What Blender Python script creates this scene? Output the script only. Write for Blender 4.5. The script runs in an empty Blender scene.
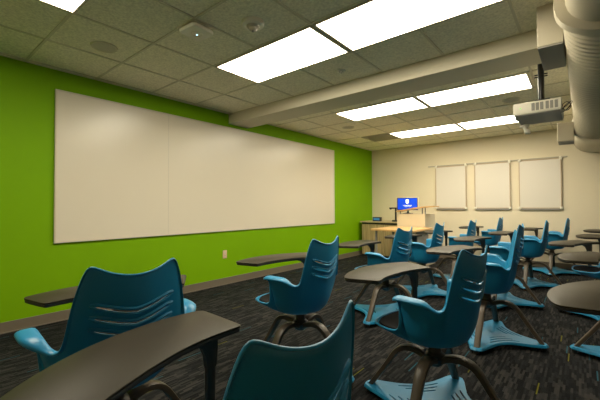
import bpy, bmesh, math, random
from mathutils import Vector, Matrix
random.seed(4)
PI = math.pi
R = math.radians
S = bpy.context.scene
COL = S.collection

# ---------------------------------------------------------------- camera
cd = bpy.data.cameras.new('camera')
cam = bpy.data.objects.new('camera', cd)
COL.objects.link(cam)
cd.sensor_width = 36.0
cd.lens = 342.945 / 600 * 36.0
cd.clip_start = 0.05
_y, _p, _r = R(39.522), R(1.1424), R(-0.2625)
fw = Vector((-math.sin(_y) * math.cos(_p), math.cos(_y) * math.cos(_p), math.sin(_p)))
rt = Vector((math.cos(_y), math.sin(_y), 0))
up = rt.cross(fw)
r2 = rt * math.cos(_r) + up * math.sin(_r)
u2 = -rt * math.sin(_r) + up * math.cos(_r)
m = Matrix((r2, u2, -fw)).transposed().to_4x4()
m.translation = Vector((0, 0, 1.139))
cam.matrix_world = m
S.camera = cam

# ---------------------------------------------------------------- world, exposure
w = bpy.data.worlds.new('world')
S.world = w
w.use_nodes = True
w.node_tree.nodes['Background'].inputs[0].default_value = (1.0, 0.93, 0.82, 1)
w.node_tree.nodes['Background'].inputs[1].default_value = 0.02
S.view_settings.view_transform = 'Standard'
S.view_settings.look = 'None'
S.view_settings.gamma = 1
S.view_settings.use_curve_mapping = False
S.view_settings.exposure = 0.0
PANEL = 18.0                      # emission of the fluorescent panels
PANEL_COL = (1.0, 0.90, 0.69, 1)

# ---------------------------------------------------------------- materials
def mat(name, col, rough=0.5, spec=0.5, metal=0.0, noise=None, bump=None, emit=None):
    mt = bpy.data.materials.new(name)
    mt.use_nodes = True
    nt = mt.node_tree
    b = nt.nodes['Principled BSDF']
    b.inputs['Base Color'].default_value = (*col, 1)
    b.inputs['Roughness'].default_value = rough
    b.inputs['Specular IOR Level'].default_value = spec
    b.inputs['Metallic'].default_value = metal
    if noise or bump:
        g = nt.nodes.new('ShaderNodeNewGeometry')
    if noise:
        sc, amt = noise[:2]
        n = nt.nodes.new('ShaderNodeTexNoise')
        n.inputs['Scale'].default_value = sc
        n.inputs['Detail'].default_value = 4
        nt.links.new(g.outputs['Position'], n.inputs['Vector'])
        mr = nt.nodes.new('ShaderNodeMapRange')
        mr.inputs['From Min'].default_value = 0.3
        mr.inputs['From Max'].default_value = 0.7
        mr.inputs['To Min'].default_value = 1 - amt
        mr.inputs['To Max'].default_value = 1 + amt
        nt.links.new(n.outputs['Fac'], mr.inputs['Value'])
        mx = nt.nodes.new('ShaderNodeVectorMath')
        mx.operation = 'SCALE'
        mx.inputs[0].default_value = col
        nt.links.new(mr.outputs[0], mx.inputs['Scale'])
        nt.links.new(mx.outputs[0], b.inputs['Base Color'])
    if bump:
        n = nt.nodes.new('ShaderNodeTexNoise')
        n.inputs['Scale'].default_value = bump[0]
        nt.links.new(g.outputs['Position'], n.inputs['Vector'])
        bp = nt.nodes.new('ShaderNodeBump')
        bp.inputs['Strength'].default_value = bump[1]
        bp.inputs['Distance'].default_value = 0.002
        nt.links.new(n.outputs['Fac'], bp.inputs['Height'])
        nt.links.new(bp.outputs[0], b.inputs['Normal'])
    if emit:
        b.inputs['Emission Color'].default_value = (*emit[0], 1)
        b.inputs['Emission Strength'].default_value = emit[1]
    return mt

M = {}
M['green'] = mat('green_paint', (0.18, 0.385, 0.0), 0.6, 0.15, noise=(1.3, 0.03), bump=(250, 0.1))
M['cream'] = mat('cream_paint', (0.74, 0.66, 0.49), 0.6, 0.3, noise=(1.5, 0.02), bump=(250, 0.1))
M['beam'] = mat('beam_paint', (0.66, 0.61, 0.48), 0.6, 0.3, noise=(2, 0.03))
M['tile'] = mat('ceiling_tile', (0.87, 0.83, 0.66), 0.95, 0.1, noise=(60, 0.16), bump=(120, 0.5))
M['tbar'] = mat('grid_bar', (0.66, 0.62, 0.47), 0.5, 0.4)
M['base'] = mat('rubber_base', (0.16, 0.135, 0.10), 0.5, 0.4)
M['board'] = mat('whiteboard', (0.72, 0.66, 0.54), 0.27, 0.5)
M['board2'] = mat('small_whiteboard', (0.69, 0.645, 0.565), 0.3, 0.5)
M['frame2'] = mat('tan_frame', (0.50, 0.38, 0.25), 0.4, 0.5)
M['seam'] = mat('board_seam', (0.52, 0.48, 0.40), 0.5)
M['frame'] = mat('board_frame', (0.62, 0.55, 0.43), 0.4, 0.5)
M['blue'] = mat('blue_plastic', (0.012, 0.225, 0.44), 0.38, 0.5)
M['taupe'] = mat('taupe_plastic', (0.072, 0.054, 0.036), 0.42, 0.5)
M['dark'] = mat('dark_plastic', (0.022, 0.019, 0.016), 0.45, 0.5)
M['top'] = mat('worksurface', (0.030, 0.024, 0.013), 0.47, 0.25, noise=(200, 0.06))
M['pad'] = mat('seat_pad', (0.009, 0.008, 0.008), 0.85, 0.2)
M['white'] = mat('white_plastic', (0.82, 0.78, 0.66), 0.45)
M['grey'] = mat('grey_metal', (0.28, 0.27, 0.24), 0.5)
M['duct'] = mat('duct_paint', (0.50, 0.45, 0.34), 0.45, 0.5)
M['wood'] = mat('maple_top', (0.66, 0.40, 0.16), 0.4, 0.5, noise=(8, 0.06))
M['black'] = mat('black_gloss', (0.01, 0.01, 0.01), 0.35)
M['vent'] = mat('return_grille', (0.40, 0.37, 0.28), 0.8)
M['outlet'] = mat('outlet_plate', (0.70, 0.48, 0.30), 0.5)
M['bluelcd'] = mat('blue_lcd', (0.02, 0.08, 0.15), 0.4, emit=((0.05, 0.25, 0.5), 0.5))
M['led'] = mat('blue_led', (0.3, 0.6, 1), 0.4, emit=((0.35, 0.65, 1.0), 6))
M['gled'] = mat('green_led', (0.2, 0.8, 0.1), 0.4, emit=((0.25, 0.8, 0.15), 0.8))
M['screen'] = mat('screen_blue', (0.0, 0.04, 0.4), 0.3, emit=((0.0, 0.05, 0.62), 0.9))
M['logo'] = mat('screen_white', (0.8, 0.85, 0.9), 0.3, emit=((0.75, 0.85, 1), 0.75))
M['diffuser'] = mat('lit_diffuser', (0.9, 0.9, 0.85), 0.5)
_b = M['diffuser'].node_tree.nodes['Principled BSDF']
_b.inputs['Emission Color'].default_value = PANEL_COL
_b.inputs['Emission Strength'].default_value = PANEL

# cabinet wood: vertical grain
def wood_grain():
    mt = bpy.data.materials.new('cabinet_wood'); mt.use_nodes = True
    nt = mt.node_tree; b = nt.nodes['Principled BSDF']
    g = nt.nodes.new('ShaderNodeNewGeometry')
    mp = nt.nodes.new('ShaderNodeMapping'); mp.inputs['Scale'].default_value = (55, 55, 2.2)
    n = nt.nodes.new('ShaderNodeTexNoise'); n.inputs['Scale'].default_value = 1.0; n.inputs['Detail'].default_value = 5
    cr = nt.nodes.new('ShaderNodeValToRGB')
    cr.color_ramp.elements[0].position = 0.3; cr.color_ramp.elements[0].color = (0.36, 0.25, 0.12, 1)
    cr.color_ramp.elements[1].position = 0.7; cr.color_ramp.elements[1].color = (0.58, 0.44, 0.24, 1)
    nt.links.new(g.outputs['Position'], mp.inputs[0]); nt.links.new(mp.outputs[0], n.inputs['Vector'])
    nt.links.new(n.outputs['Fac'], cr.inputs[0]); nt.links.new(cr.outputs[0], b.inputs['Base Color'])
    b.inputs['Roughness'].default_value = 0.5
    return mt
M['cabwood'] = wood_grain()

# carpet: short dashes that run along y, with rare yellow and blue ones
def carpet_mat():
    mt = bpy.data.materials.new('carpet'); mt.use_nodes = True
    nt = mt.node_tree; b = nt.nodes['Principled BSDF']; L = nt.links.new
    def mth(op, a, c=None):
        n = nt.nodes.new('ShaderNodeMath'); n.operation = op
        for i, v in enumerate((a, c)):
            if v is None: continue
            if isinstance(v, (int, float)): n.inputs[i].default_value = v
            else: L(v, n.inputs[i])
        return n.outputs[0]
    g = nt.nodes.new('ShaderNodeNewGeometry'); sx = nt.nodes.new('ShaderNodeSeparateXYZ')
    L(g.outputs['Position'], sx.inputs[0]); X, Y = sx.outputs[0], sx.outputs[1]
    def cells(wx, ly, seed):
        cx = mth('FLOOR', mth('DIVIDE', X, wx))
        wn = nt.nodes.new('ShaderNodeTexWhiteNoise'); wn.noise_dimensions = '1D'
        L(mth('ADD', cx, seed), wn.inputs['W'])
        cy = mth('FLOOR', mth('ADD', mth('DIVIDE', Y, ly), mth('MULTIPLY', wn.outputs[0], 17.0)))
        w2 = nt.nodes.new('ShaderNodeTexWhiteNoise'); w2.noise_dimensions = '3D'
        cb = nt.nodes.new('ShaderNodeCombineXYZ'); L(cx, cb.inputs[0]); L(cy, cb.inputs[1]); cb.inputs[2].default_value = seed
        L(cb.outputs[0], w2.inputs['Vector'])
        return w2.outputs[0]
    v1 = cells(0.013, 0.085, 3.3); v2 = cells(0.039, 0.23, 8.1)
    mixv = mth('ADD', mth('MULTIPLY', v1, 0.7), mth('MULTIPLY', v2, 0.3))
    cr = nt.nodes.new('ShaderNodeValToRGB'); e = cr.color_ramp.elements
    e[0].position = 0.25; e[0].color = (0.0038, 0.0045, 0.0055, 1)
    e[1].position = 0.85; e[1].color = (0.038, 0.036, 0.034, 1)
    k = e.new(0.55); k.color = (0.0125, 0.0135, 0.015, 1)
    L(mixv, cr.inputs[0])
    d = cells(0.0075, 0.17, 21.7)
    yel = mth('GREATER_THAN', d, 0.9965); blu = mth('LESS_THAN', d, 0.007)
    def mixc(f, a, col):
        n = nt.nodes.new('ShaderNodeMix'); n.data_type = 'RGBA'
        L(f, n.inputs[0]); L(a, n.inputs[6]); n.inputs[7].default_value = (*col, 1); return n.outputs[2]
    c = mixc(yel, cr.outputs[0], (0.12, 0.115, 0.01)); c = mixc(blu, c, (0.018, 0.08, 0.11))
    L(c, b.inputs['Base Color'])
    b.inputs['Roughness'].default_value = 0.95; b.inputs['Specular IOR Level'].default_value = 0.15
    n = nt.nodes.new('ShaderNodeTexNoise'); n.inputs['Scale'].default_value = 350
    L(g.outputs['Position'], n.inputs['Vector'])
    bp = nt.nodes.new('ShaderNodeBump'); bp.inputs['Strength'].default_value = 0.6; bp.inputs['Distance'].default_value = 0.004
    L(n.outputs[0], bp.inputs['Height']); L(bp.outputs[0], b.inputs['Normal'])
    return mt
M['carpet'] = carpet_mat()

# ---------------------------------------------------------------- helpers
def link(name, bm, mt, parent=None, smooth=True):
    me = bpy.data.meshes.new(name)
    bm.normal_update(); bm.to_mesh(me); bm.free()
    if smooth: me.shade_smooth() if hasattr(me, 'shade_smooth') else None
    for a in (mt if isinstance(mt, (list, tuple)) else [mt]): me.materials.append(a)
    o = bpy.data.objects.new(name, me); COL.objects.link(o)
    if parent: o.parent = parent
    if smooth:
        try:
            me.set_sharp_from_angle(angle=R(38))
        except Exception: pass
    return o
def box(bm, x0, x1, y0, y1, z0, z1, bev=0.0):
    t = bmesh.new()
    vs = [t.verts.new((x, y, z)) for x in (x0, x1) for y in (y0, y1) for z in (z0, z1)]
    for f in ((0, 1, 3, 2), (4, 6, 7, 5), (0, 4, 5, 1), (2, 3, 7, 6), (0, 2, 6, 4), (1, 5, 7, 3)):
        t.faces.new([vs[i] for i in f])
    if bev: bmesh.ops.bevel(t, geom=t.edges[:], offset=bev, segments=2, affect='EDGES', profile=0.5)
    join(bm, t)
    return bm
def join(bm, t):
    mp = {v: bm.verts.new(v.co) for v in t.verts}
    for f in t.faces:
        try: nf = bm.faces.new([mp[v] for v in f.verts]); nf.material_index = f.material_index
        except ValueError: pass
    t.free()
def mbox(*a, **k): return box(bmesh.new(), *a, **k)
def tube(bm, pts, rad, seg=10, cap=True, flat=None):
    """sweep an ellipse (rad or (width, height) per point) along pts"""
    pts = [Vector(p) for p in pts]; n = len(pts); rings = []
    for i, p in enumerate(pts):
        t = (pts[min(i + 1, n - 1)] - pts[max(i - 1, 0)]).normalized()
        ref = Vector((0, 0, 1)) if abs(t.z) < 0.98 else Vector((1, 0, 0))
        if flat is not None: ref = Vector(flat)
        s = t.cross(ref).normalized(); q = s.cross(t).normalized()
        r = rad[i] if isinstance(rad, list) else rad
        a, b = r if isinstance(r, tuple) else (r, r)
        ring = []
        for k in range(seg):
            an = 2 * PI * k / seg; c, sn = math.cos(an), math.sin(an)
            if isinstance(r, tuple):   # rounded rectangle
                c = math.copysign(abs(c) ** 0.35, c); sn = math.copysign(abs(sn) ** 0.35, sn)
            ring.append(bm.verts.new(p + s * a * c + q * b * sn))
        rings.append(ring)
    for i in range(n - 1):
        for k in range(seg):
            bm.faces.new((rings[i][k], rings[i][(k + 1) % seg], rings[i + 1][(k + 1) % seg], rings[i + 1][k]))
    if cap:
        bm.faces.new(rings[0][::-1]); bm.faces.new(rings[-1])
    return bm
def lathe(bm, prof, c=(0, 0, 0), seg=24, mid=None):
    rings = []
    for j, (r, z) in enumerate(prof):
        rings.append([bm.verts.new((c[0] + r * math.cos(2 * PI * k / seg), c[1] + r * math.sin(2 * PI * k / seg), c[2] + z)) for k in range(seg)])
    for i in range(len(prof) - 1):
        for k in range(seg):
            f = bm.faces.new((rings[i][k], rings[i][(k + 1) % seg], rings[i + 1][(k + 1) % seg], rings[i + 1][k]))
            if mid: f.material_index = mid[i]
    if prof[0][0] > 1e-4: bm.faces.new(rings[0][::-1])
    if prof[-1][0] > 1e-4: bm.faces.new(rings[-1])
    bmesh.ops.recalc_face_normals(bm, faces=bm.faces[:])
    return bm
def smooth_path(P, n, closed=False):
    P = [Vector(p) for p in P]; out = []; N = len(P)
    segs = N if closed else N - 1
    for i in range(segs):
        if closed: a, b, c, d = P[(i - 1) % N], P[i], P[(i + 1) % N], P[(i + 2) % N]
        else: a, b, c, d = P[max(i - 1, 0)], P[i], P[i + 1], P[min(i + 2, N - 1)]
        for k in range(n):
            t = k / n
            out.append(0.5 * ((2 * b) + (c - a) * t + (2 * a - 5 * b + 4 * c - d) * t * t + (3 * b - a - 3 * c + d) * t ** 3))
    if not closed: out.append(P[-1])
    return out
def prism(bm, poly, z0, z1, bev=0.0, seg=2):
    t = bmesh.new()
    lo = [t.verts.new((p[0], p[1], z0)) for p in poly]; hi = [t.verts.new((p[0], p[1], z1)) for p in poly]
    t.faces.new(lo[::-1]); t.faces.new(hi); n = len(poly)
    for i in range(n): t.faces.new((lo[i], lo[(i + 1) % n], hi[(i + 1) % n], hi[i]))
    bmesh.ops.recalc_face_normals(t, faces=t.faces[:])
    if bev:
        ed = [e for e in t.edges if abs(e.verts[0].co.z - e.verts[1].co.z) < 1e-6]
        bmesh.ops.bevel(t, geom=ed, offset=bev, segments=seg, affect='EDGES', profile=0.5)
    join(bm, t); return bm
def tag(o, label, cat, group=None):
    o['label'] = label; o['category'] = cat
    if group: o['group'] = group
    return o
def struct(o): o['kind'] = 'structure'; return o
def thing(name, loc, label, cat, group=None, rz=0):
    o = bpy.data.objects.new(name, None); COL.objects.link(o); o.empty_display_size = 0.1
    o.location = loc; o.rotation_euler[2] = rz
    return tag(o, label, cat, group)
def bake(o, name):
    """evaluate modifiers into a plain mesh"""
    dg = bpy.context.evaluated_depsgraph_get(); dg.update()
    me = bpy.data.meshes.new_from_object(o.evaluated_get(dg)); me.name = name
    return me

# ---------------------------------------------------------------- room shell
XL, XR, YN, YB, H = -4.089, 2.7, -1.6, 7.81, 2.537
struct(link('floor', mbox(XL, XR, YN, YB, -0.05, 0), M['carpet'], smooth=False))
struct(link('wall_left', mbox(XL - 0.1, XL, YN, YB, 0, H), M['green'], smooth=False))
struct(link('wall_back', mbox(XL - 0.1, XR + 0.1, YB, YB + 0.1, 0, H), M['cream'], smooth=False))
struct(link('wall_right', mbox(XR, XR + 0.1, YN, YB, 0, H), M['cream'], smooth=False))
struct(link('wall_front', mbox(XL - 0.1, XR + 0.1, YN - 0.1, YN, 0, H), M['cream'], smooth=False))
struct(link('ceiling', mbox(XL - 0.1, XR + 0.1, YN - 0.1, YB + 0.1, H + 0.004, H + 0.06), M['tile'], smooth=False))
def cove(a):
    bm = bmesh.new()
    box(bm, *a)
    return bm
bm = mbox(XL, XL + 0.008, YN, YB, 0, 0.10, bev=0.002); box(bm, XL, XL + 0.018, YN, YB, 0, 0.010, bev=0.003)
struct(link('baseboard_left', bm, M['base'], smooth=False))
bm = mbox(XL, XR, YB - 0.008, YB, 0, 0.10, bev=0.002); box(bm, XL, XR, YB - 0.018, YB, 0, 0.010, bev=0.003)
struct(link('baseboard_back', bm, M['base'], smooth=False))

# ceiling beam across the room
Y1, Y2, ZB = 3.278, 3.66, 2.388
struct(link('trim_1', mbox(XL, XR, Y1, Y2, ZB, H + 0.003, bev=0.004), M['beam'], smooth=False))
# suspended grid: bars 24 mm wide on 2 foot centres, on either side of the beam
gx = [-2.805 + 0.61 * k for k in range(-2, 10)]
gyn = [2.057 + 0.61 * k for k in range(-6, 2)]
gyf = [4.257 + 0.61 * k for k in range(0, 6)]
GZ0, GZ1 = H - 0.003, H + 0.004
def grid(xs, ys, ya, yb, xoff):
    bm = bmesh.new(); wd = 0.010
    for x in xs:
        x += xoff
        if XL + 0.03 < x < XR: box(bm, x - wd, x + wd, ya, yb, GZ0, GZ1)
    for y in ys:
        if ya < y < yb: box(bm, XL, XR, y - wd, y + wd, GZ0 + 0.0004, GZ1)
    box(bm, XL, XL + 0.018, ya, yb, GZ0, GZ1)
    return bm
struct(link('trim_2', grid(gx, gyn, YN, Y1, 0), M['tbar'], smooth=False))
bm = grid(gx, gyf, Y2, YB, -0.03); box(bm, XL, XR, YB - 0.018, YB, GZ0, GZ1)
struct(link('trim_3', bm, M['tbar'], smooth=False))

# ---------------------------------------------------------------- lights
def troffer(x, y, label):
    t = thing('ceiling_light', (x + 0.61, y + 0.305, H), label, 'ceiling light', 'fluorescent ceiling panels')
    bm = bmesh.new(); a, b = 0.598, 0.293
    for (x0, x1, y0, y1) in ((-a, a, -b, -b + 0.018), (-a, a, b - 0.018, b), (-a, -a + 0.018, -b + 0.018, b - 0.018), (a - 0.018, a, -b + 0.018, b - 0.018)):
        box(bm, x0, x1, y0, y1, -0.009, 0.003)
    link('frame', bm, M['frame'], t, smooth=False)
    link('diffuser', mbox(-a + 0.018, a - 0.018, -b + 0.018, b - 0.018, -0.006, 0.002), M['diffuser'], t, smooth=False)
troffer(-2.805, 0.255, 'lit ceiling panel cut off by the upper left corner, above the green wall')
troffer(-2.805, 2.057, 'large lit ceiling panel between the smoke detector and the white beam')
troffer(-1.585, 2.057, 'large lit ceiling panel at the top, right of the one by the smoke detector')
troffer(-2.853, 4.257, 'lit ceiling panel just beyond the beam, the left one of its pair')
troffer(-1.633, 4.257, 'lit ceiling panel just beyond the beam, the right one toward the projector')
troffer(-2.853, 6.100, 'far lit ceiling panel beside the grey return air grille')
troffer(-1.633, 6.100, 'far lit ceiling panel partly behind the projector')

# return air grille tile
t = thing('return_air_grille', (-3.14, 6.405, H), 'grey perforated return air grille tile in the far left ceiling', 'air vent')
bm = bmesh.new(); a = 0.29
for (x0, x1, y0, y1) in ((-a, a, -a, -a + 0.02), (-a, a, a - 0.02, a), (-a, -a + 0.02, -a, a), (a - 0.02, a, -a, a)):
    box(bm, x0, x1, y0, y1, -0.008, 0.003)
link('frame', bm, M['vent'], t, smooth=False)
bm = bmesh.new()
for k in range(14):
    y0 = -0.265 + k * 0.0385
    box(bm, -0.27, 0.27, y0, y0 + 0.022, -0.006, 0.003)
box(bm, -0.27, 0.27, -0.27, 0.27, -0.0015, 0.003)
link('louvers', bm, M['vent'], t, smooth=False)

# ceiling speakers, detectors, access point
def speaker(x, y, label):
    t = thing('ceiling_speaker', (x, y, H), label, 'speaker', 'round ceiling speakers')
    link('rim', lathe(bmesh.new(), [(0.088, 0.004), (0.088, -0.004), (0.100, -0.008), (0.106, 0.004)], seg=32), M['tbar'], t)
    link('grille', lathe(bmesh.new(), [(0.088, 0.003), (0.088, -0.002), (0.05, -0.006), (0.02, -0.008), (0.0005, -0.008)], seg=32), M['grey_tile'], t)
M['grey_tile'] = mat('speaker_grille', (0.56, 0.53, 0.43), 0.8, noise=(500, 0.25))
speaker(-3.19, 1.20, 'round flush ceiling speaker near the upper left panel above the green wall')
speaker(-3.18, 5.20, 'small looking round ceiling speaker beyond the beam, above the end of the whiteboard')
speaker(-0.71, 5.25, 'round ceiling speaker in the far ceiling, just left of the projector')

t = thing('wireless_access_point', (-2.30, 1.53, H), 'white square wireless access point with a blue light on the ceiling', 'access point', rz=R(4))
def rsq(a, n=6, r=0.035):
    out = []
    for cx, cy, a0 in ((a - r, a - r, 0), (-a + r, a - r, 90), (-a + r, -a + r, 180), (a - r, -a + r, 270)):
        for k in range(n + 1):
            an = R(a0 + 90 * k / n); out.append((cx + r * math.cos(an), cy + r * math.sin(an)))
    return out
bm = prism(bmesh.new(), rsq(0.10), -0.048, -0.018, bev=0.010, seg=3)
link('housing', bm, M['white'], t)
link('mount_clip', mbox(-0.05, 0.05, -0.03, 0.03, -0.02, 0.001), M['grey'], t, smooth=False)
bm = lathe(bmesh.new(), [(0.005, 0.0015), (0.005, -0.0015), (0.0005, -0.002)], c=(-0.01, 0.012, -0.0485), seg=12)
link('indicator_light', bm, M['led'], t)
bm = lathe(bmesh.new(), [(0.042, 0.001), (0.042, -0.001), (0.038, -0.001), (0.038, 0.001)], c=(0, 0, -0.048), seg=30)
link('emblem_ring', bm, M['tbar'], t)

t = thing('smoke_detector', (-1.91, 1.765, H), 'white round smoke detector with a domed centre beside the first big panel', 'smoke detector')
link('base', lathe(bmesh.new(), [(0.085, 0.004), (0.085, -0.012), (0.078, -0.022), (0.06, -0.026), (0.0005, -0.026)], seg=32), M['white'], t)
link('sensor', lathe(bmesh.new(), [(0.052, -0.024), (0.048, -0.034), (0.030, -0.038), (0.028, -0.055), (0.020, -0.062), (0.0005, -0.062)], seg=24), M['frame'], t)
link('lens', lathe(bmesh.new(), [(0.012, -0.061), (0.010, -0.068), (0.0005, -0.07)], seg=16), M['grey'], t)

t = thing('ceiling_sensor', (-1.90, 2.98, H), 'tiny round ceiling sensor between the first big panel and the beam', 'sensor')
link('rim', lathe(bmesh.new(), [(0.045, 0.004), (0.045, -0.004), (0.034, -0.012), (0.0005, -0.012)], seg=24), M['white'], t)
bm = bmesh.new()
for k in range(3): lathe(bm, [(0.007, -0.011), (0.006, -0.015), (0.0005, -0.016)], c=(0.018 * math.cos(k * 2.1), 0.018 * math.sin(k * 2.1), 0), seg=8)
link('sensor_eyes', bm, M['dark'], t)
bm = tube(bmesh.new(), [(0, 0, 0.02), (0, 0, -0.03), (0.006, 0, -0.04), (0.012, 0, -0.032)], 0.0022, 6)
tag(link('ceiling_hook', bm, M['white']), 'thin white hook hanging at the edge of the topmost lit panel', 'hook').location = (-1.42, 2.08, H)

# ---------------------------------------------------------------- duct
def oval(cx, cz, a, b, y, n=40, e=0.8):
    out = []
    for k in range(n):
        an = 2 * PI * k / n; c, s = math.cos(an), math.sin(an)
        out.append(Vector((cx + a * math.copysign(abs(c) ** e, c), y, cz + b * math.copysign(abs(s) ** e, s))))
    return out
def loft(bm, rings, cap=True):
    rs = [[bm.verts.new(p) for p in r] for r in rings]; n = len(rs[0])
    for i in range(len(rs) - 1):
        for k in range(n): bm.faces.new((rs[i][k], rs[i][(k + 1) % n], rs[i + 1][(k + 1) % n], rs[i + 1][k]))
    if cap: bm.faces.new(rs[0][::-1]); bm.faces.new(rs[-1])
    bmesh.ops.recalc_face_normals(bm, faces=bm.faces[:])
    return bm
DX, DZ = 0.265, 2.285
t = thing('ventilation_duct', (0, 0, 0), 'large cream painted ribbed air duct along the ceiling at the right edge', 'duct')
rings = []
y = 2.46
while y < 6.25:
    for dy, g in ((0, 0), (0.030, 0), (0.040, 0.010), (0.052, 0.010), (0.060, 0)):
        rings.append(oval(DX, DZ, 0.335 + g, 0.215 + g, y + dy))
    y += 0.070
link('ribbed_pipe', loft(bmesh.new(), rings), M['duct'], t)
link('smooth_pipe', loft(bmesh.new(), [oval(DX, DZ, 0.325, 0.205, yy) for yy in (0.3, 1.0, 1.6, 2.46)]), M['duct'], t)
link('flange', loft(bmesh.new(), [oval(DX, DZ, 0.33, 0.21, 2.37), oval(DX, DZ, 0.375, 0.237, 2.38), oval(DX, DZ, 0.38, 0.24, 2.45), oval(DX, DZ, 0.34, 0.22, 2.48)]), M['duct'], t)
link('end_collar', loft(bmesh.new(), [oval(DX, DZ, 0.34, 0.22, 6.20), oval(DX, DZ, 0.375, 0.237, 6.23), oval(DX, DZ, 0.375, 0.237, 6.28), oval(DX, DZ, 0.362, 0.228, 6.30), oval(DX, DZ, 0.362, 0.228, 7.0), oval(DX, DZ, 0.368, 0.234, 7.02), oval(DX, DZ, 0.368, 0.234, YB)]), M['duct'], t)
rg = link('air_register', mbox(-0.27, -0.08, 6.18, 6.50, 2.06, 2.33, bev=0.006), M['duct'], t, smooth=False)
bm = bmesh.new()
for k in range(6): box(bm, -0.262, -0.088, 6.20 + k * 0.048, 6.225 + k * 0.048, 2.048, 2.061)
link('louvers', bm, M['grey'], rg, smooth=False)
# box casing beside the duct, against the beam
t = thing('duct_box', (0, 0, 0), 'white boxed casing with grey underside at the end of the ceiling beam', 'duct box')
link('casing', mbox(-0.232, -0.084, 2.915, 3.43, 2.253, H + 0.003, bev=0.004), M['duct'], t, smooth=False)
link('bottom_plate', mbox(-0.229, -0.087, 2.92, 3.425, 2.243, 2.253), M['grey'], t, smooth=False)

# ---------------------------------------------------------------- projector
t = thing('projector', (-0.30, 3.84, 1.95), 'white ceiling projector hanging on a black pole beside the duct', 'projector')
body = link('body', mbox(-0.175, 0.175, -0.235, 0.235, 0.002, 0.105, bev=0.012), M['white'], t)
bm = mbox(-0.165, 0.165, -0.225, 0.225, -0.006, 0.003, bev=0.003)
link('underside', bm, M['grey'], t, smooth=False)
bm = bmesh.new()
for k in range(6): box(bm, -0.035 + k * 0.031 + (0.008 if k > 2 else 0), -0.012 + k * 0.031 + (0.008 if k > 2 else 0), -0.238, -0.233, 0.022, 0.088, bev=0.002)
link('air_vent', bm, M['grey'], t, smooth=False)
link('indicator_light', mbox(-0.122, -0.112, -0.238, -0.233, 0.052, 0.060), M['gled'], t, smooth=False)
bm = mbox(-0.07, 0.13, -0.12, 0.10, 0.105, 0.125, bev=0.004); box(bm, -0.03, 0.09, -0.07, 0.06, 0.125, 0.155, bev=0.006)
tube(bm, [(-0.13, -0.16, 0.112), (-0.05, -0.12, 0.118), (0.06, -0.08, 0.118)], 0.007, 8)
link('mount_bracket', bm, M['black'], t)
bm = tube(bmesh.new(), [(0.02, 0, 0.15), (0.02, 0, H - 1.95)], 0.025, 14)
for z in (0.38, 0.40): tube(bm, [(-0.03, 0, z), (0.07, 0, z)], 0.006, 8)
link('pole', bm, M['black'], t)
link('lens', lathe(bmesh.new(), [(0.038, 0), (0.038, 0.02), (0.03, 0.024), (0.0005, 0.018)], seg=20), M['black'], t)
lens = t.children[-1] if len(t.children) else None
bm = bmesh.new()
for a0, rr in ((0.0, 0.035), (1.1, 0.045), (2.3, 0.03)):
    pts = [(0.175 + 0.03 + rr * math.cos(a) * 0.9, -0.12 + 0.02 * a0 + 0.01 * math.sin(3 * a), 0.045 + rr * math.sin(a + a0)) for a in [i * PI / 8 for i in range(-7, 9)]]
    tube(bm, [(0.165, -0.12, 0.05)] + pts, 0.0035, 6)
link('cable_loop', bm, M['black'], t)
bm = tube(bmesh.new(), [(0, 0, 0.01), (0, 0.0, -0.055)], 0.022, 10); box(bm, -0.05, 0.03, -0.02, 0.02, -0.03, -0.005, bev=0.006); box(bm, -0.012, 0.04, -0.022, 0.022, -0.095, -0.05, bev=0.006)
o = link('camera_bracket', bm, M['white'], t); o.location = (-0.125, 0.19, -0.005); o['label'] = 'small white camera bracket under the body'
for o in bpy.data.objects:
    if o.name.startswith('lens') and o.parent == t:
        o.rotation_euler = (0, -PI / 2, 0); o.location = (-0.172, 0.10, 0.055)

# ---------------------------------------------------------------- big whiteboard
t = thing('whiteboard', (XL, 0, 0), 'very long white marker board across the bright green wall', 'whiteboard')
WY0, WY1, WZ0, WZ1 = 1.080, 6.08, 0.786, 2.335
link('writing_surface', mbox(0.001, 0.020, WY0 + 0.01, WY1 - 0.01, WZ0 + 0.01, WZ1 - 0.01), M['board'], t, smooth=False)
bm = bmesh.new()
for a in ((WY0, WY1, WZ0, WZ0 + 0.014), (WY0, WY1, WZ1 - 0.014, WZ1), (WY0, WY0 + 0.014, WZ0 + 0.014, WZ1 - 0.014), (WY1 - 0.014, WY1, WZ0 + 0.014, WZ1 - 0.014)):
    box(bm, 0.001, 0.026, *a)
link('frame', bm, M['frame'], t, smooth=False)
link('panel_seam', mbox(0.0195, 0.0206, 2.298, 2.302, WZ0 + 0.014, WZ1 - 0.014), M['seam'], t, smooth=False)
# outlet
t = thing('wall_outlet', (XL, 3.205, 0.445), 'small beige electrical outlet low on the green wall', 'outlet')
link('cover_plate', mbox(0.0005, 0.007, -0.036, 0.036, -0.058, 0.058, bev=0.002), M['outlet'], t)
for s in (-1, 1):
    so = link('socket', lathe(bmesh.new(), [(0.016, 0), (0.016, 0.002), (0.0005, 0.002)], seg=20), M['frame'], t)
    so.rotation_euler = (0, PI / 2, 0); so.location = (0.007, 0, 0.021 * s)
    bm = bmesh.new()
    for dy in (-0.006, 0.006): box(bm, 0.0018, 0.0028, 0, 0, 0, 0) if False else box(bm, -0.004, 0.004, dy - 0.001, dy + 0.001, 0.0015, 0.0026)
    link('slots', bm, M['dark'], so, smooth=False)

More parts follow.
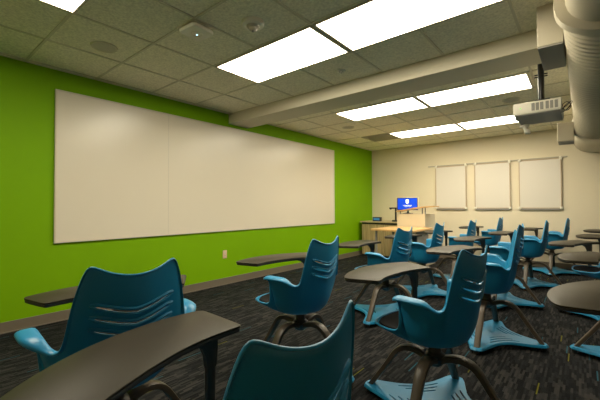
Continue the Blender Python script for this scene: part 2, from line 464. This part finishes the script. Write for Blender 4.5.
# ---------------------------------------------------------------- hanging boards on the far wall
rail = tag(link('hanging_rail', mbox(-2.68, -0.20, YB - 0.02, YB - 0.0005, 2.012, 2.036, bev=0.003), M['grey_rail'] if 'grey_rail' in M else mat('rail_metal', (0.42, 0.38, 0.29), 0.4), smooth=False),
           'long thin metal rail on the cream wall that carries three small boards', 'rail')
def hung_board(x0, x1, label):
    t = thing('marker_board', ((x0 + x1) / 2, YB, 1.09), label, 'whiteboard', 'small boards on the wall rail')
    a = (x1 - x0) / 2; h = 0.915
    link('writing_surface', mbox(-a + 0.012, a - 0.012, -0.034, -0.024, 0.012, h - 0.012), M['board2'], t, smooth=False)
    bm = bmesh.new()
    for q in ((-a, a, 0, 0.014), (-a, a, h - 0.014, h), (-a, -a + 0.014, 0.014, h - 0.014), (a - 0.014, a, 0.014, h - 0.014)):
        box(bm, q[0], q[1], -0.040, -0.018, q[2], q[3])
    link('frame', bm, M['frame2'], t, smooth=False)
    for sx in (-1, 1):
        for z in (0.012, h - 0.005):
            link('corner_cap', mbox(sx * (a - 0.01) - 0.022, sx * (a - 0.01) + 0.022, -0.046, -0.012, z - 0.022, z + 0.022, bev=0.006), M['white'], t)
        link('hanger', mbox(sx * (a - 0.02) - 0.012, sx * (a - 0.02) + 0.012, -0.030, -0.0205, h, h + 0.035, bev=0.002), M['white'], t, smooth=False)
    link('tray_shadow', mbox(-a + 0.02, a - 0.02, -0.036, -0.004, -0.030, -0.001, bev=0.003), M['grey'], t, smooth=False)  # grey strip standing in for the tray's dark shadow below the board
hung_board(-2.515, -1.885, 'small white board on the rail, the left one nearest the monitor')
hung_board(-1.725, -1.088, 'small white board hanging in the middle of the rail')
hung_board(-0.945, -0.290, 'small white board on the rail, the right one nearest the duct')

# ---------------------------------------------------------------- instructor station
CF = 7.08
t = thing('storage_cabinet', (-3.10, 7.44, 0), 'light oak storage cabinet in the corner behind the instructor desk', 'cabinet')
cx, cy = -3.10, 7.44
link('carcass', mbox(-3.985 - cx, -2.6 - cx, CF + 0.02 - cy, YB - 0.02 - cy, 0.0, 0.765), M['cabwood'], t, smooth=False)
link('plinth', mbox(-3.98 - cx, -2.61 - cx, CF + 0.012 - cy, CF + 0.02 - cy, 0, 0.04), M['dark'], t, smooth=False)
link('black_strip', mbox(-3.98 - cx, -2.6 - cx, CF + 0.012 - cy, CF + 0.022 - cy, 0.735, 0.775), M['black'], t, smooth=False)
link('countertop', mbox(-4.02 - cx, -2.58 - cx, CF - 0.015 - cy, YB - 0.02 - cy, 0.772, 0.80, bev=0.003), M['wood2'] if 'wood2' in M else mat('pale_top', (0.56, 0.44, 0.26), 0.4), t, smooth=False)
for k, (a, b) in enumerate(((-3.975, -3.425), (-3.415, -2.865))):
    d = link('door', mbox(a - cx, b - cx, CF - cy, CF + 0.018 - cy, 0.045, 0.73, bev=0.002), M['cabwood'], t, smooth=False)
    hx = (b - 0.05 if k == 0 else a + 0.05) - cx
    link('handle', tube(bmesh.new(), [(hx, CF - cy, 0.58), (hx, CF - 0.02 - cy, 0.585), (hx, CF - 0.02 - cy, 0.665), (hx, CF - cy, 0.67)], 0.004, 8), M['frame'], d)

t = thing('lectern', (-2.68, 6.775, 0), 'cream boxed lectern with a tilted maple ledge, under the monitor', 'lectern')
link('body', mbox(-0.18, 0.376, -0.275, 0.275, 0.0, 0.99, bev=0.004), M['cream'], t, smooth=False)
sh = bmesh.new()
pts = [(-0.19, 1.026), (0.20, 1.096), (0.38, 1.116), (0.56, 1.124)]
va = []
for (x, z) in pts:
    va.append([sh.verts.new(p) for p in ((x, -0.30, z), (x, -0.02, z), (x, -0.02, z + 0.022), (x, -0.30, z + 0.022))])
for i in range(3):
    for k in range(4): sh.faces.new((va[i][k], va[i + 1][k], va[i + 1][(k + 1) % 4], va[i][(k + 1) % 4]))
sh.faces.new(va[0]); sh.faces.new(va[-1][::-1])
bmesh.ops.recalc_face_normals(sh, faces=sh.faces[:])
link('ledge', sh, M['wood'], t, smooth=False)
for x, z in ((-0.14, 1.034), (0.30, 1.106), (0.355, 1.112)):
    link('ledge_post', tube(bmesh.new(), [(x, -0.20, 0.99), (x, -0.20, z)], 0.013, 12), M['grey'], t)

t = thing('instructor_desk', (-2.56, 5.98, 0), 'maple topped instructor desk in front of the cream lectern', 'desk')
dpoly = [(-0.42, -0.36), (0.36, -0.50), (0.40, -0.44), (0.40, 0.50), (-0.42, 0.50)]
link('desktop', prism(bmesh.new(), dpoly, 0.705, 0.740, bev=0.004), M['wood'], t, smooth=False)
link('modesty_panel', mbox(0.30, 0.32, -0.05, 0.50, 0.08, 0.705), M['grey'], t, smooth=False)
for x, y in ((-0.34, -0.30), (0.30, -0.40), (-0.34, 0.42)):
    link('leg', tube(bmesh.new(), [(x, y, 0), (x, y, 0.705)], 0.02, 12), M['grey'], t)

t = thing('computer_monitor', (-2.81, 6.93, 0.991), 'computer monitor with a blue screen and white crest on the lectern', 'monitor', rz=R(12))
t.rotation_euler[2] = R(10)
link('stand', lathe(bmesh.new(), [(0.10, 0.0), (0.10, 0.008), (0.03, 0.014), (0.022, 0.03), (0.022, 0.10), (0.0005, 0.10)], seg=24), M['black'], t)
link('housing', mbox(-0.215, 0.215, -0.05, -0.02, 0.065, 0.335, bev=0.005), M['frame'], t)
link('bezel', mbox(-0.207, 0.207, -0.053, -0.048, 0.072, 0.325), M['black'], t, smooth=False)
scr = link('screen', mbox(-0.195, 0.195, -0.0545, -0.0525, 0.082, 0.315), M['screen'], t, smooth=False)
bm = bmesh.new()
def face_y(poly, y): bm.faces.new([bm.verts.new((x, y, z)) for x, z in poly])
face_y([(-0.035, 0.285), (-0.03, 0.225), (-0.015, 0.205), (0, 0.195), (0.015, 0.205), (0.03, 0.225), (0.035, 0.285), (0.018, 0.288), (0, 0.298), (-0.018, 0.288)], -0.0550)
link('crest', bm, M['logo'], scr, smooth=False)
bm = bmesh.new()
for r_, (x0, x1, z) in enumerate(((-0.085, -0.012, 0.160), (0.006, 0.09, 0.160), (-0.06, 0.065, 0.138))):
    x = x0
    while x < x1:
        ww = random.uniform(0.006, 0.012); hh = 0.014 if r_ < 2 else 0.008
        face_y([(x, z), (x + ww, z), (x + ww, z + hh), (x, z + hh)], -0.0550); x += ww + 0.004
link('caption', bm, M['logo'], scr, smooth=False)

t = thing('document_camera', (-3.22, 7.30, 0.80), 'black document camera with a bent arm on the oak cabinet', 'document camera')
link('base', mbox(-0.07, 0.20, -0.10, 0.08, 0.0005, 0.035, bev=0.006), M['black'], t)
link('arm', tube(bmesh.new(), [(-0.02, 0, 0.03), (-0.02, 0, 0.29), (-0.03, 0, 0.305)], 0.02, 10), M['black'], t)
link('camera_head', mbox(-0.17, 0.0, -0.022, 0.022, 0.285, 0.315, bev=0.006), M['black'], t)
link('lens', lathe(bmesh.new(), [(0.018, 0), (0.018, -0.018), (0.0005, -0.018)], c=(-0.14, 0, 0.286), seg=14), M['black'], t)
t = thing('control_panel', (-3.66, 7.22, 0.80), 'small black touch control panel with a blue display on the cabinet', 'control panel')
bm = mbox(-0.10, 0.10, -0.03, 0.05, 0.0005, 0.095, bev=0.008)
link('housing', bm, M['black'], t)
link('display', mbox(-0.075, 0.075, -0.0325, -0.0295, 0.025, 0.075), M['bluelcd'], t, smooth=False)

# ---------------------------------------------------------------- tablet chair prototype (seat faces +x)
def rim_half():
    # x, y, z, flange width of the left half of the shell rim, front centre to back centre
    P = [(.288, .000, .486, .003), (.286, .070, .486, .003), (.280, .135, .486, .003), (.262, .185, .486, .003), (.215, .216, .485, .003),
         (.140, .230, .484, .004), (.082, .238, .490, .004), (.056, .246, .520, .004), (.049, .256, .590, .005), (.047, .264, .668, .005),
         (.052, .266, .683, .056), (.046, .267, .688, .062), (.020, .267, .689, .062), (-.020, .266, .689, .062), (-.060, .265, .688, .061),
         (-.086, .262, .685, .058), (-.101, .256, .672, .046), (-.113, .247, .655, .033), (-.127, .236, .642, .025), (-.144, .224, .637, .020),
         (-.158, .214, .646, .016), (-.167, .208, .669, .012), (-.175, .203, .705, .010), (-.184, .197, .760, .008), (-.195, .187, .820, .007),
         (-.206, .173, .880, .006), (-.214, .160, .918, .005), (-.219, .149, .933, .003), (-.2235, .134, .929, .003), (-.230, .110, .916, .003),
         (-.238, .078, .902, .003), (-.245, .040, .893, .003)]
    return P
def shell_mesh():
    half = rim_half()
    full = half + [(-.248, 0, .889, .003)] + [(x, -y, z, w) for (x, y, z, w) in reversed(half[1:])]
    bm = bmesh.new(); cols = []; n = len(full)
    for i, (x, y, z, fl) in enumerate(full):
        a, b = full[(i - 1) % n], full[(i + 1) % n]
        # outward direction in plan: from the centre for sides, tangent normal elsewhere
        if z > .675 and -.12 < x < .06: out = Vector((0, math.copysign(1, y), 0))
        else:
            out = Vector((x + .03, y, 0)).normalized()
        r = Vector((x, y, z))
        an = math.atan2(y, x)
        ax = .235 if x > 0 else .175
        c, s = math.cos(an), math.sin(an)
        k = 1 / math.sqrt((c / ax) ** 2 + (s / .205) ** 2)
        bp = Vector((k * c, k * s, 0))
        pr = []
        dr = min(1.0, fl / .05)
        pr.append(r + out * fl + Vector((0, 0, -.004 - .012 * dr)))
        pr.append(r + out * fl * .96 + Vector((0, 0, -.002)))
        pr.append(r + out * fl * .45)
        hgt = z - .478
        if hgt > .03:
            ctrl = [r, r.lerp(Vector((bp.x, bp.y, z)), .12) - Vector((0, 0, hgt * .30)),
                    Vector((bp.x, bp.y, 0)).lerp(Vector((x, y, 0)), .62) + Vector((0, 0, .478 + hgt * .38)),
                    Vector((bp.x, bp.y, 0)).lerp(Vector((x, y, 0)), .30) + Vector((0, 0, .478 + hgt * .08)),
                    bp * .93 + Vector((0, 0, .441)), bp * .70 + Vector((0, 0, .420)), bp * .36 + Vector((0, 0, .411))]
        else:
            q = Vector((x, y, 0))
            ctrl = [r, q.lerp(bp, .2) + Vector((0, 0, .470)), q.lerp(bp, .5) + Vector((0, 0, .460)), q.lerp(bp, .8) + Vector((0, 0, .449)),
                    bp * .93 + Vector((0, 0, .438)), bp * .70 + Vector((0, 0, .420)), bp * .36 + Vector((0, 0, .411))]
        pr += smooth_path(ctrl, 3)
        cols.append([bm.verts.new(p) for p in pr])
    ctr = bm.verts.new((0, 0, .409))
    for i in range(n):
        a, b = cols[i], cols[(i + 1) % n]
        for j in range(len(a) - 1): bm.faces.new((a[j], a[j + 1], b[j + 1], b[j]))
        bm.faces.new((a[-1], ctr, b[-1]))
    bmesh.ops.recalc_face_normals(bm, faces=bm.faces[:])
    return bm
def slot_outline(zc, n=10, half_w=0.145, hh=0.0065, k=0.0):
    """closed outline (y, z) of one chevron slot"""
    def mid(y): return zc + 0.042 * (abs(y) / half_w) ** 1.35 - 0.016
    top = []; bot = []
    for i in range(n + 1):
        y = -half_w + 2 * half_w * i / n
        e = hh * math.sqrt(max(0.0, 1 - (abs(y) / half_w) ** 8)) + 0.0012
        top.append((y, mid(y) + e)); bot.append((y, mid(y) - e))
    return bot + top[::-1]
SLOTZ = (0.770, 0.726, 0.682)
def back_x(y, z):
    # outer surface of the back, found from the shell by ray cast
    hit = BVH.ray_cast(Vector((-0.6, y, z)), Vector((1, 0, 0)))
    return hit[0].x if hit[0] else -0.23
def make_shell():
    global BVH
    bm = shell_mesh()
    o = link('seat_shell', bm, M['blue'])
    so = o.modifiers.new('s', 'SOLIDIFY'); so.thickness = 0.009; so.offset = 0
    ss = o.modifiers.new('u', 'SUBSURF'); ss.levels = 1; ss.render_levels = 1
    me = bake(o, 'shell_solid')
    o2 = bpy.data.objects.new('tmp', me); COL.objects.link(o2)
    from mathutils.bvhtree import BVHTree
    t = bmesh.new(); t.from_mesh(me); BVH = BVHTree.FromBMesh(t); t.free()
    # cutters
    cut = bmesh.new()
    for z in SLOTZ:
        ol = slot_outline(z)
        A = [cut.verts.new((-0.33, y, zz)) for y, zz in ol]; B = [cut.verts.new((-0.10, y, zz)) for y, zz in ol]
        cut.faces.new(A); cut.faces.new(B[::-1]); n = len(ol)
        for i in range(n): cut.faces.new((A[i], B[i], B[(i + 1) % n], A[(i + 1) % n]))
    bmesh.ops.recalc_face_normals(cut, faces=cut.faces[:])
    co = link('cutter', cut, M['blue'], smooth=False)
    bo = o2.modifiers.new('b', 'BOOLEAN'); bo.operation = 'DIFFERENCE'; bo.object = co; bo.solver = 'EXACT'
    me2 = bake(o2, 'seat_shell')
    # rolled lips round the slots
    lb = bmesh.new(); lb.from_mesh(me2)
    for z in SLOTZ:
        ol = slot_outline(z, hh=0.0085, half_w=0.148, n=14)
        pts = [Vector((back_x(y, zz) - 0.0005, y, zz)) for y, zz in ol]
        pts.append(pts[0].copy())
        tube(lb, pts, 0.0065, 6, cap=False)
    bmesh.ops.recalc_face_normals(lb, faces=lb.faces[:])
    lb.to_mesh(me2); lb.free()
    me2.materials.clear(); me2.materials.append(M['blue'])
    me2.shade_smooth(); me2.set_sharp_from_angle(angle=R(50))
    for q in (o, o2, co): bpy.data.objects.remove(q)
    r = bpy.data.objects.new('seat_shell', me2); COL.objects.link(r)
    return r

def make_pad():
    bm = bmesh.new(); N = 36; rings = []
    for f, dz in ((0.0, .003), (.3, .004), (.6, .007), (.88, .014), (.975, .014), (.995, .004)):
        ring = []
        for k in range(N):
            an = 2 * PI * k / N; c, s = math.cos(an), math.sin(an)
            ax = .284 if c > 0 else .160
            e = 0.62 if c > 0 else 1.0
            kyy = .198 + .030 * min(1, max(0, c) * 2.5)
            kx = ax * math.copysign(abs(c) ** e, c); ky = kyy * math.copysign(abs(s) ** e, s)
            rr = math.hypot(kx * f / .25, ky * f / .21)
            z = .418 + .056 * min(1, rr) ** 2.2 + dz
            ring.append(bm.verts.new((kx * f, ky * f, z)) if f > 0 else None)
        rings.append(ring)
    c0 = bm.verts.new((0, 0, .422))
    for k in range(N): bm.faces.new((c0, rings[1][k], rings[1][(k + 1) % N]))
    for i in range(1, len(rings) - 1):
        for k in range(N): bm.faces.new((rings[i][k], rings[i + 1][k], rings[i + 1][(k + 1) % N], rings[i][(k + 1) % N]))
    bmesh.ops.recalc_face_normals(bm, faces=bm.faces[:])
    return bm

def make_leg(an):
    prof = [(.020, .300), (.060, .318), (.100, .330), (.145, .332), (.188, .318), (.222, .288), (.256, .238), (.296, .178), (.342, .112), (.392, .042)]
    P = smooth_path([(r, 0, z) for r, z in prof], 3)
    n = len(P); rad = [(.034 - .013 * (i / (n - 1)), .017 - .004 * (i / (n - 1))) for i in range(n)]
    bm = tube(bmesh.new(), P, rad, 12)
    bmesh.ops.rotate(bm, verts=bm.verts[:], cent=(0, 0, 0), matrix=Matrix.Rotation(an, 3, 'Z'))
    return bm

def make_tray():
    # four pointed plate with hollow sides, slots cut through
    poly = []
    for q in range(4):
        a0 = q * PI / 2
        for a, r in ((-7.5, .392), (-5.0, .418), (0, .428), (5.0, .418), (7.5, .392), (12, .340), (19, .285), (27, .250), (36, .232), (45, .227), (54, .232), (63, .250), (71, .285), (78, .340)):
            an = a0 + R(a); poly.append((r * math.cos(an), r * math.sin(an)))
    bm = bmesh.new(); n = len(poly)
    fr = (1.0, .975, .8, .6, .4, .2)
    rings = []
    for f in fr:
        rg = []
        for x, y in poly:
            rr = math.hypot(x, y) * f
            z = .052 + .018 * (1 - min(1, rr / .30)) + (-.012 if f == 1.0 else 0)
            rg.append(bm.verts.new((x * f, y * f, z)))
        rings.append(rg)
    c = bm.verts.new((0, 0, .070))
    low = [[bm.verts.new(v.co - Vector((0, 0, .007))) for v in rg] for rg in rings]
    c2 = bm.verts.new((0, 0, .063))
    for RG, cc in ((rings, c), (low, c2)):
        for i in range(len(RG) - 1):
            for k in range(n): bm.faces.new((RG[i][k], RG[i][(k + 1) % n], RG[i + 1][(k + 1) % n], RG[i + 1][k]))
        for k in range(n): bm.faces.new((RG[-1][k], RG[-1][(k + 1) % n], cc))
    for k in range(n): bm.faces.new((rings[0][k], rings[0][(k + 1) % n], low[0][(k + 1) % n], low[0][k]))
    bmesh.ops.recalc_face_normals(bm, faces=bm.faces[:])
    o = link('tmp_tray', bm, M['blue'])
    cut = bmesh.new()
    for q in range(4):
        a0 = q * PI / 2
        for sgn in (1,):
            for j in range(3):
                # nested slots that follow the hollow side of the plate
                hl = (.125, .098, .070)[j]; pts = []
                for k in range(9):
                    tt = -hl + 2 * hl * k / 8
                    ss = .192 - .034 * j + 1.5 * tt * tt
                    pts.append(Vector(((ss - tt) * .70711, (ss + tt) * .70711, .06)))
                L_, R_ = [], []
                for k, p in enumerate(pts):
                    tdir = (pts[min(k + 1, 8)] - pts[max(k - 1, 0)]).normalized(); nn = Vector((-tdir.y, tdir.x, 0))
                    wv = .0055 * (0.6 if k in (0, 8) else 1)
                    L_.append(p + nn * wv); R_.append(p - nn * wv)
                ol = L_ + R_[::-1]
                ca, sa = math.cos(a0), math.sin(a0)
                ol = [Vector((p.x * ca - p.y * sa, p.x * sa + p.y * ca, 0)) for p in ol]
                A = [cut.verts.new((p.x, p.y, .02)) for p in ol]; B = [cut.verts.new((p.x, p.y, .11)) for p in ol]; m_ = len(ol)
                fs = [cut.faces.new(A), cut.faces.new(B[::-1])]
                for k in range(m_): fs.append(cut.faces.new((A[k], A[(k + 1) % m_], B[(k + 1) % m_], B[k])))
    bmesh.ops.recalc_face_normals(cut, faces=cut.faces[:])
    co = link('cutter', cut, M['blue'], smooth=False)
    bo = o.modifiers.new('b', 'BOOLEAN'); bo.operation = 'DIFFERENCE'; bo.object = co; bo.solver = 'EXACT'
    bo.use_self = True
    me = bake(o, 'book_tray'); me.shade_flat()
    for q in (o, co): bpy.data.objects.remove(q)
    r = bpy.data.objects.new('book_tray', me); COL.objects.link(r)
    return r

# worksurface outline: (forward, right of sitter) about the chair axis
TOP = [(.222, -.200), (.238, -.120), (.240, -.030), (.236, .060), (.222, .160), (.192, .260), (.148, .355), (.144, .372), (.156, .386),
       (.250, .440), (.338, .489), (.362, .492), (.384, .476), (.430, .398), (.468, .300), (.495, .190), (.505, .080), (.497, -.030),
       (.478, -.120), (.450, -.195), (.422, -.245), (.400, -.260), (.370, -.258), (.290, -.236), (.235, -.218)]
def make_chair():
    t = thing('tablet_arm_chair', (0, 0, 0), 'x', 'desk chair', 'blue swivel chairs with attached worksurfaces')
    sh = make_shell(); sh.parent = t
    link('seat_pad', make_pad(), M['pad'], t)
    bm = lathe(bmesh.new(), [(.030, .272), (.050, .290), (.060, .318), (.048, .338), (.034, .346), (.030, .385), (.060, .400), (.075, .409), (.0005, .409)], seg=24)
    link('swivel_hub', bm, M['taupe_dark'], t)
    for q in range(4):
        link('leg', make_leg(q * PI / 2), M['taupe'], t)
    tr = make_tray(); tr.parent = t
    for q in range(4):
        an = q * PI / 2
        link('glide', lathe(bmesh.new(), [(.017, .0003), (.021, .006), (.019, .030), (.012, .044), (.0005, .044)], c=(.398 * math.cos(an), .398 * math.sin(an), 0), seg=14), M['dark'], t)
    # worksurface: sitter faces +x, right side is -y
    poly = [tuple(v)[:2] for v in smooth_path([(f, -r, 0) for f, r in TOP], 3, closed=True)]
    zt = .735
    ws = link('worksurface', prism(bmesh.new(), poly, zt - .008, zt, bev=.003), M['top'], t)
    cxm = sum(p[0] for p in poly) / len(poly); cym = sum(p[1] for p in poly) / len(poly)
    und = [(cxm + (p[0] - cxm) * .992, cym + (p[1] - cym) * .992) for p in poly]
    link('edge_band', prism(bmesh.new(), und, zt - .022, zt - .008, bev=.004), M['dark'], ws)
    # support: flared bracket, post, arm under the seat back to the hub
    pr, pa = .416, -R(54.8)
    px, py = pr * math.cos(pa), pr * math.sin(pa)
    bm = bmesh.new()
    tube(bm, smooth_path([(px, py, .40), (px, py, .52), (px, py, .62), (px, py, .66)], 3), [(.015, .013)] * 7 + [(.017, .014)] * 3, 12, flat=(0.8, -0.6, 0))
    # triangular web that flares from the post to the underside of the worksurface
    dv = Vector((.55, .84, 0)).normalized(); nv = Vector((-dv.y, dv.x, 0)) * .013
    prof = [(-.017, .60), (.017, .60), (.022, .64), (.036, .67), (.065, .692), (.110, .703), (.110, .713), (-.022, .713), (-.022, .66)]
    Aw = [bm.verts.new(Vector((px, py, z)) + dv * d + nv) for d, z in prof]; Bw = [bm.verts.new(Vector((px, py, z)) + dv * d - nv) for d, z in prof]
    fs = [bm.faces.new(Aw), bm.faces.new(Bw[::-1])]
    for k in range(len(prof)): fs.append(bm.faces.new((Aw[k], Bw[k], Bw[(k + 1) % len(prof)], Aw[(k + 1) % len(prof)])))
    bmesh.ops.recalc_face_normals(bm, faces=fs)
    link('support_post', bm, M['dark2'], t)
    ux, uy = math.cos(pa), math.sin(pa)
    P = smooth_path([(px, py, .44), (px, py, .405), (px - .02 * ux, py - .02 * uy, .378), (px - .06 * ux, py - .06 * uy, .368), (.25 * ux, .25 * uy, .365), (.12 * ux, .12 * uy, .362), (.03 * ux, .03 * uy, .360)], 3)
    link('support_arm', tube(bmesh.new(), P, [(.015, .010)] * len(P), 10), M['taupe'], t)
    return t
M['taupe_dark'] = mat('hub_plastic', (0.045, 0.036, 0.028), 0.45)
M['dark2'] = mat('charcoal_metal', (0.035, 0.030, 0.025), 0.4)

proto = make_chair()
SEATPARTS = ('seat_shell', 'seat_pad'); TOPPARTS = ('worksurface', 'support_post', 'support_arm')
def copy_tree(o, parent=None):
    c = o.copy(); COL.objects.link(c)
    if parent: c.parent = parent
    for ch in o.children: copy_tree(ch, c)
    return c
# x, y, seat yaw, table yaw offset, label
CH = [
 (-0.62, 0.51, 180, 206, 'blue tablet chair nearest the camera, only its backrest top and wide brown worksurface showing'),
 (-1.53, 0.63, 174, 175, 'blue tablet chair at the lower left, its back close before the green wall'),
 (-1.56, 1.89, 182, 176, 'blue tablet chair alone below the long whiteboard near the wall outlet'),
 (-0.64, 1.93, 171, 180, 'large blue tablet chair right of centre with its full base and tray in view'),
 (-1.59, 3.32, 177, 191, 'blue tablet chair whose backrest stands just right of the oak cabinet doors'),
 (-0.65, 3.31, 190, 175, 'blue tablet chair directly behind the large right-of-centre one, seen edge on'),
 (-1.62, 4.49, 180, 180, 'blue tablet chair beside the corner of the maple instructor desk'),
 (-0.77, 4.62, 181, 180, 'blue tablet chair whose arms peek out behind the edge-on chair'),
 (-1.49, 5.62, 179, 185, 'blue tablet chair below the left one of the three small boards'),
 (-0.62, 5.88, 184, 180, 'blue tablet chair below the right small board, its front leg fully visible'),
 (-1.38, 7.18, 181, 180, 'far blue tablet chair close to the cream wall below the middle small board'),
 (-0.42, 7.22, 180, 180, 'far blue tablet chair close to the cream wall, below the right end of the rail'),
 (0.36, 1.94, 180, 170, 'tablet chair cut by the right edge, large pointed brown worksurface in front'),
 (0.33, 3.43, 180, 172, 'tablet chair cut by the right edge, brown worksurface with blue tray point below'),
 (0.19, 4.62, 180, 165, 'tablet chair cut by the right edge, its angular brown worksurface beside the blue tub chair'),
 (0.42, 5.92, 180, 180, 'tablet chair cut by the right edge, thin round brown worksurface before the far wall'),
 (0.50, 7.25, 180, 180, 'tablet chair cut by the right edge, the farthest thin worksurface sliver against the wall'),
]
for i, (x, y, yaw, tab, lab) in enumerate(CH):
    c = proto if i == 0 else copy_tree(proto)
    c.location = (x, y, 0); c['label'] = lab
    for ch in c.children:
        k = ch.name.split('.')[0]
        if k in SEATPARTS: ch.rotation_euler[2] = R(yaw)
        elif k in TOPPARTS: ch.rotation_euler[2] = R(tab)
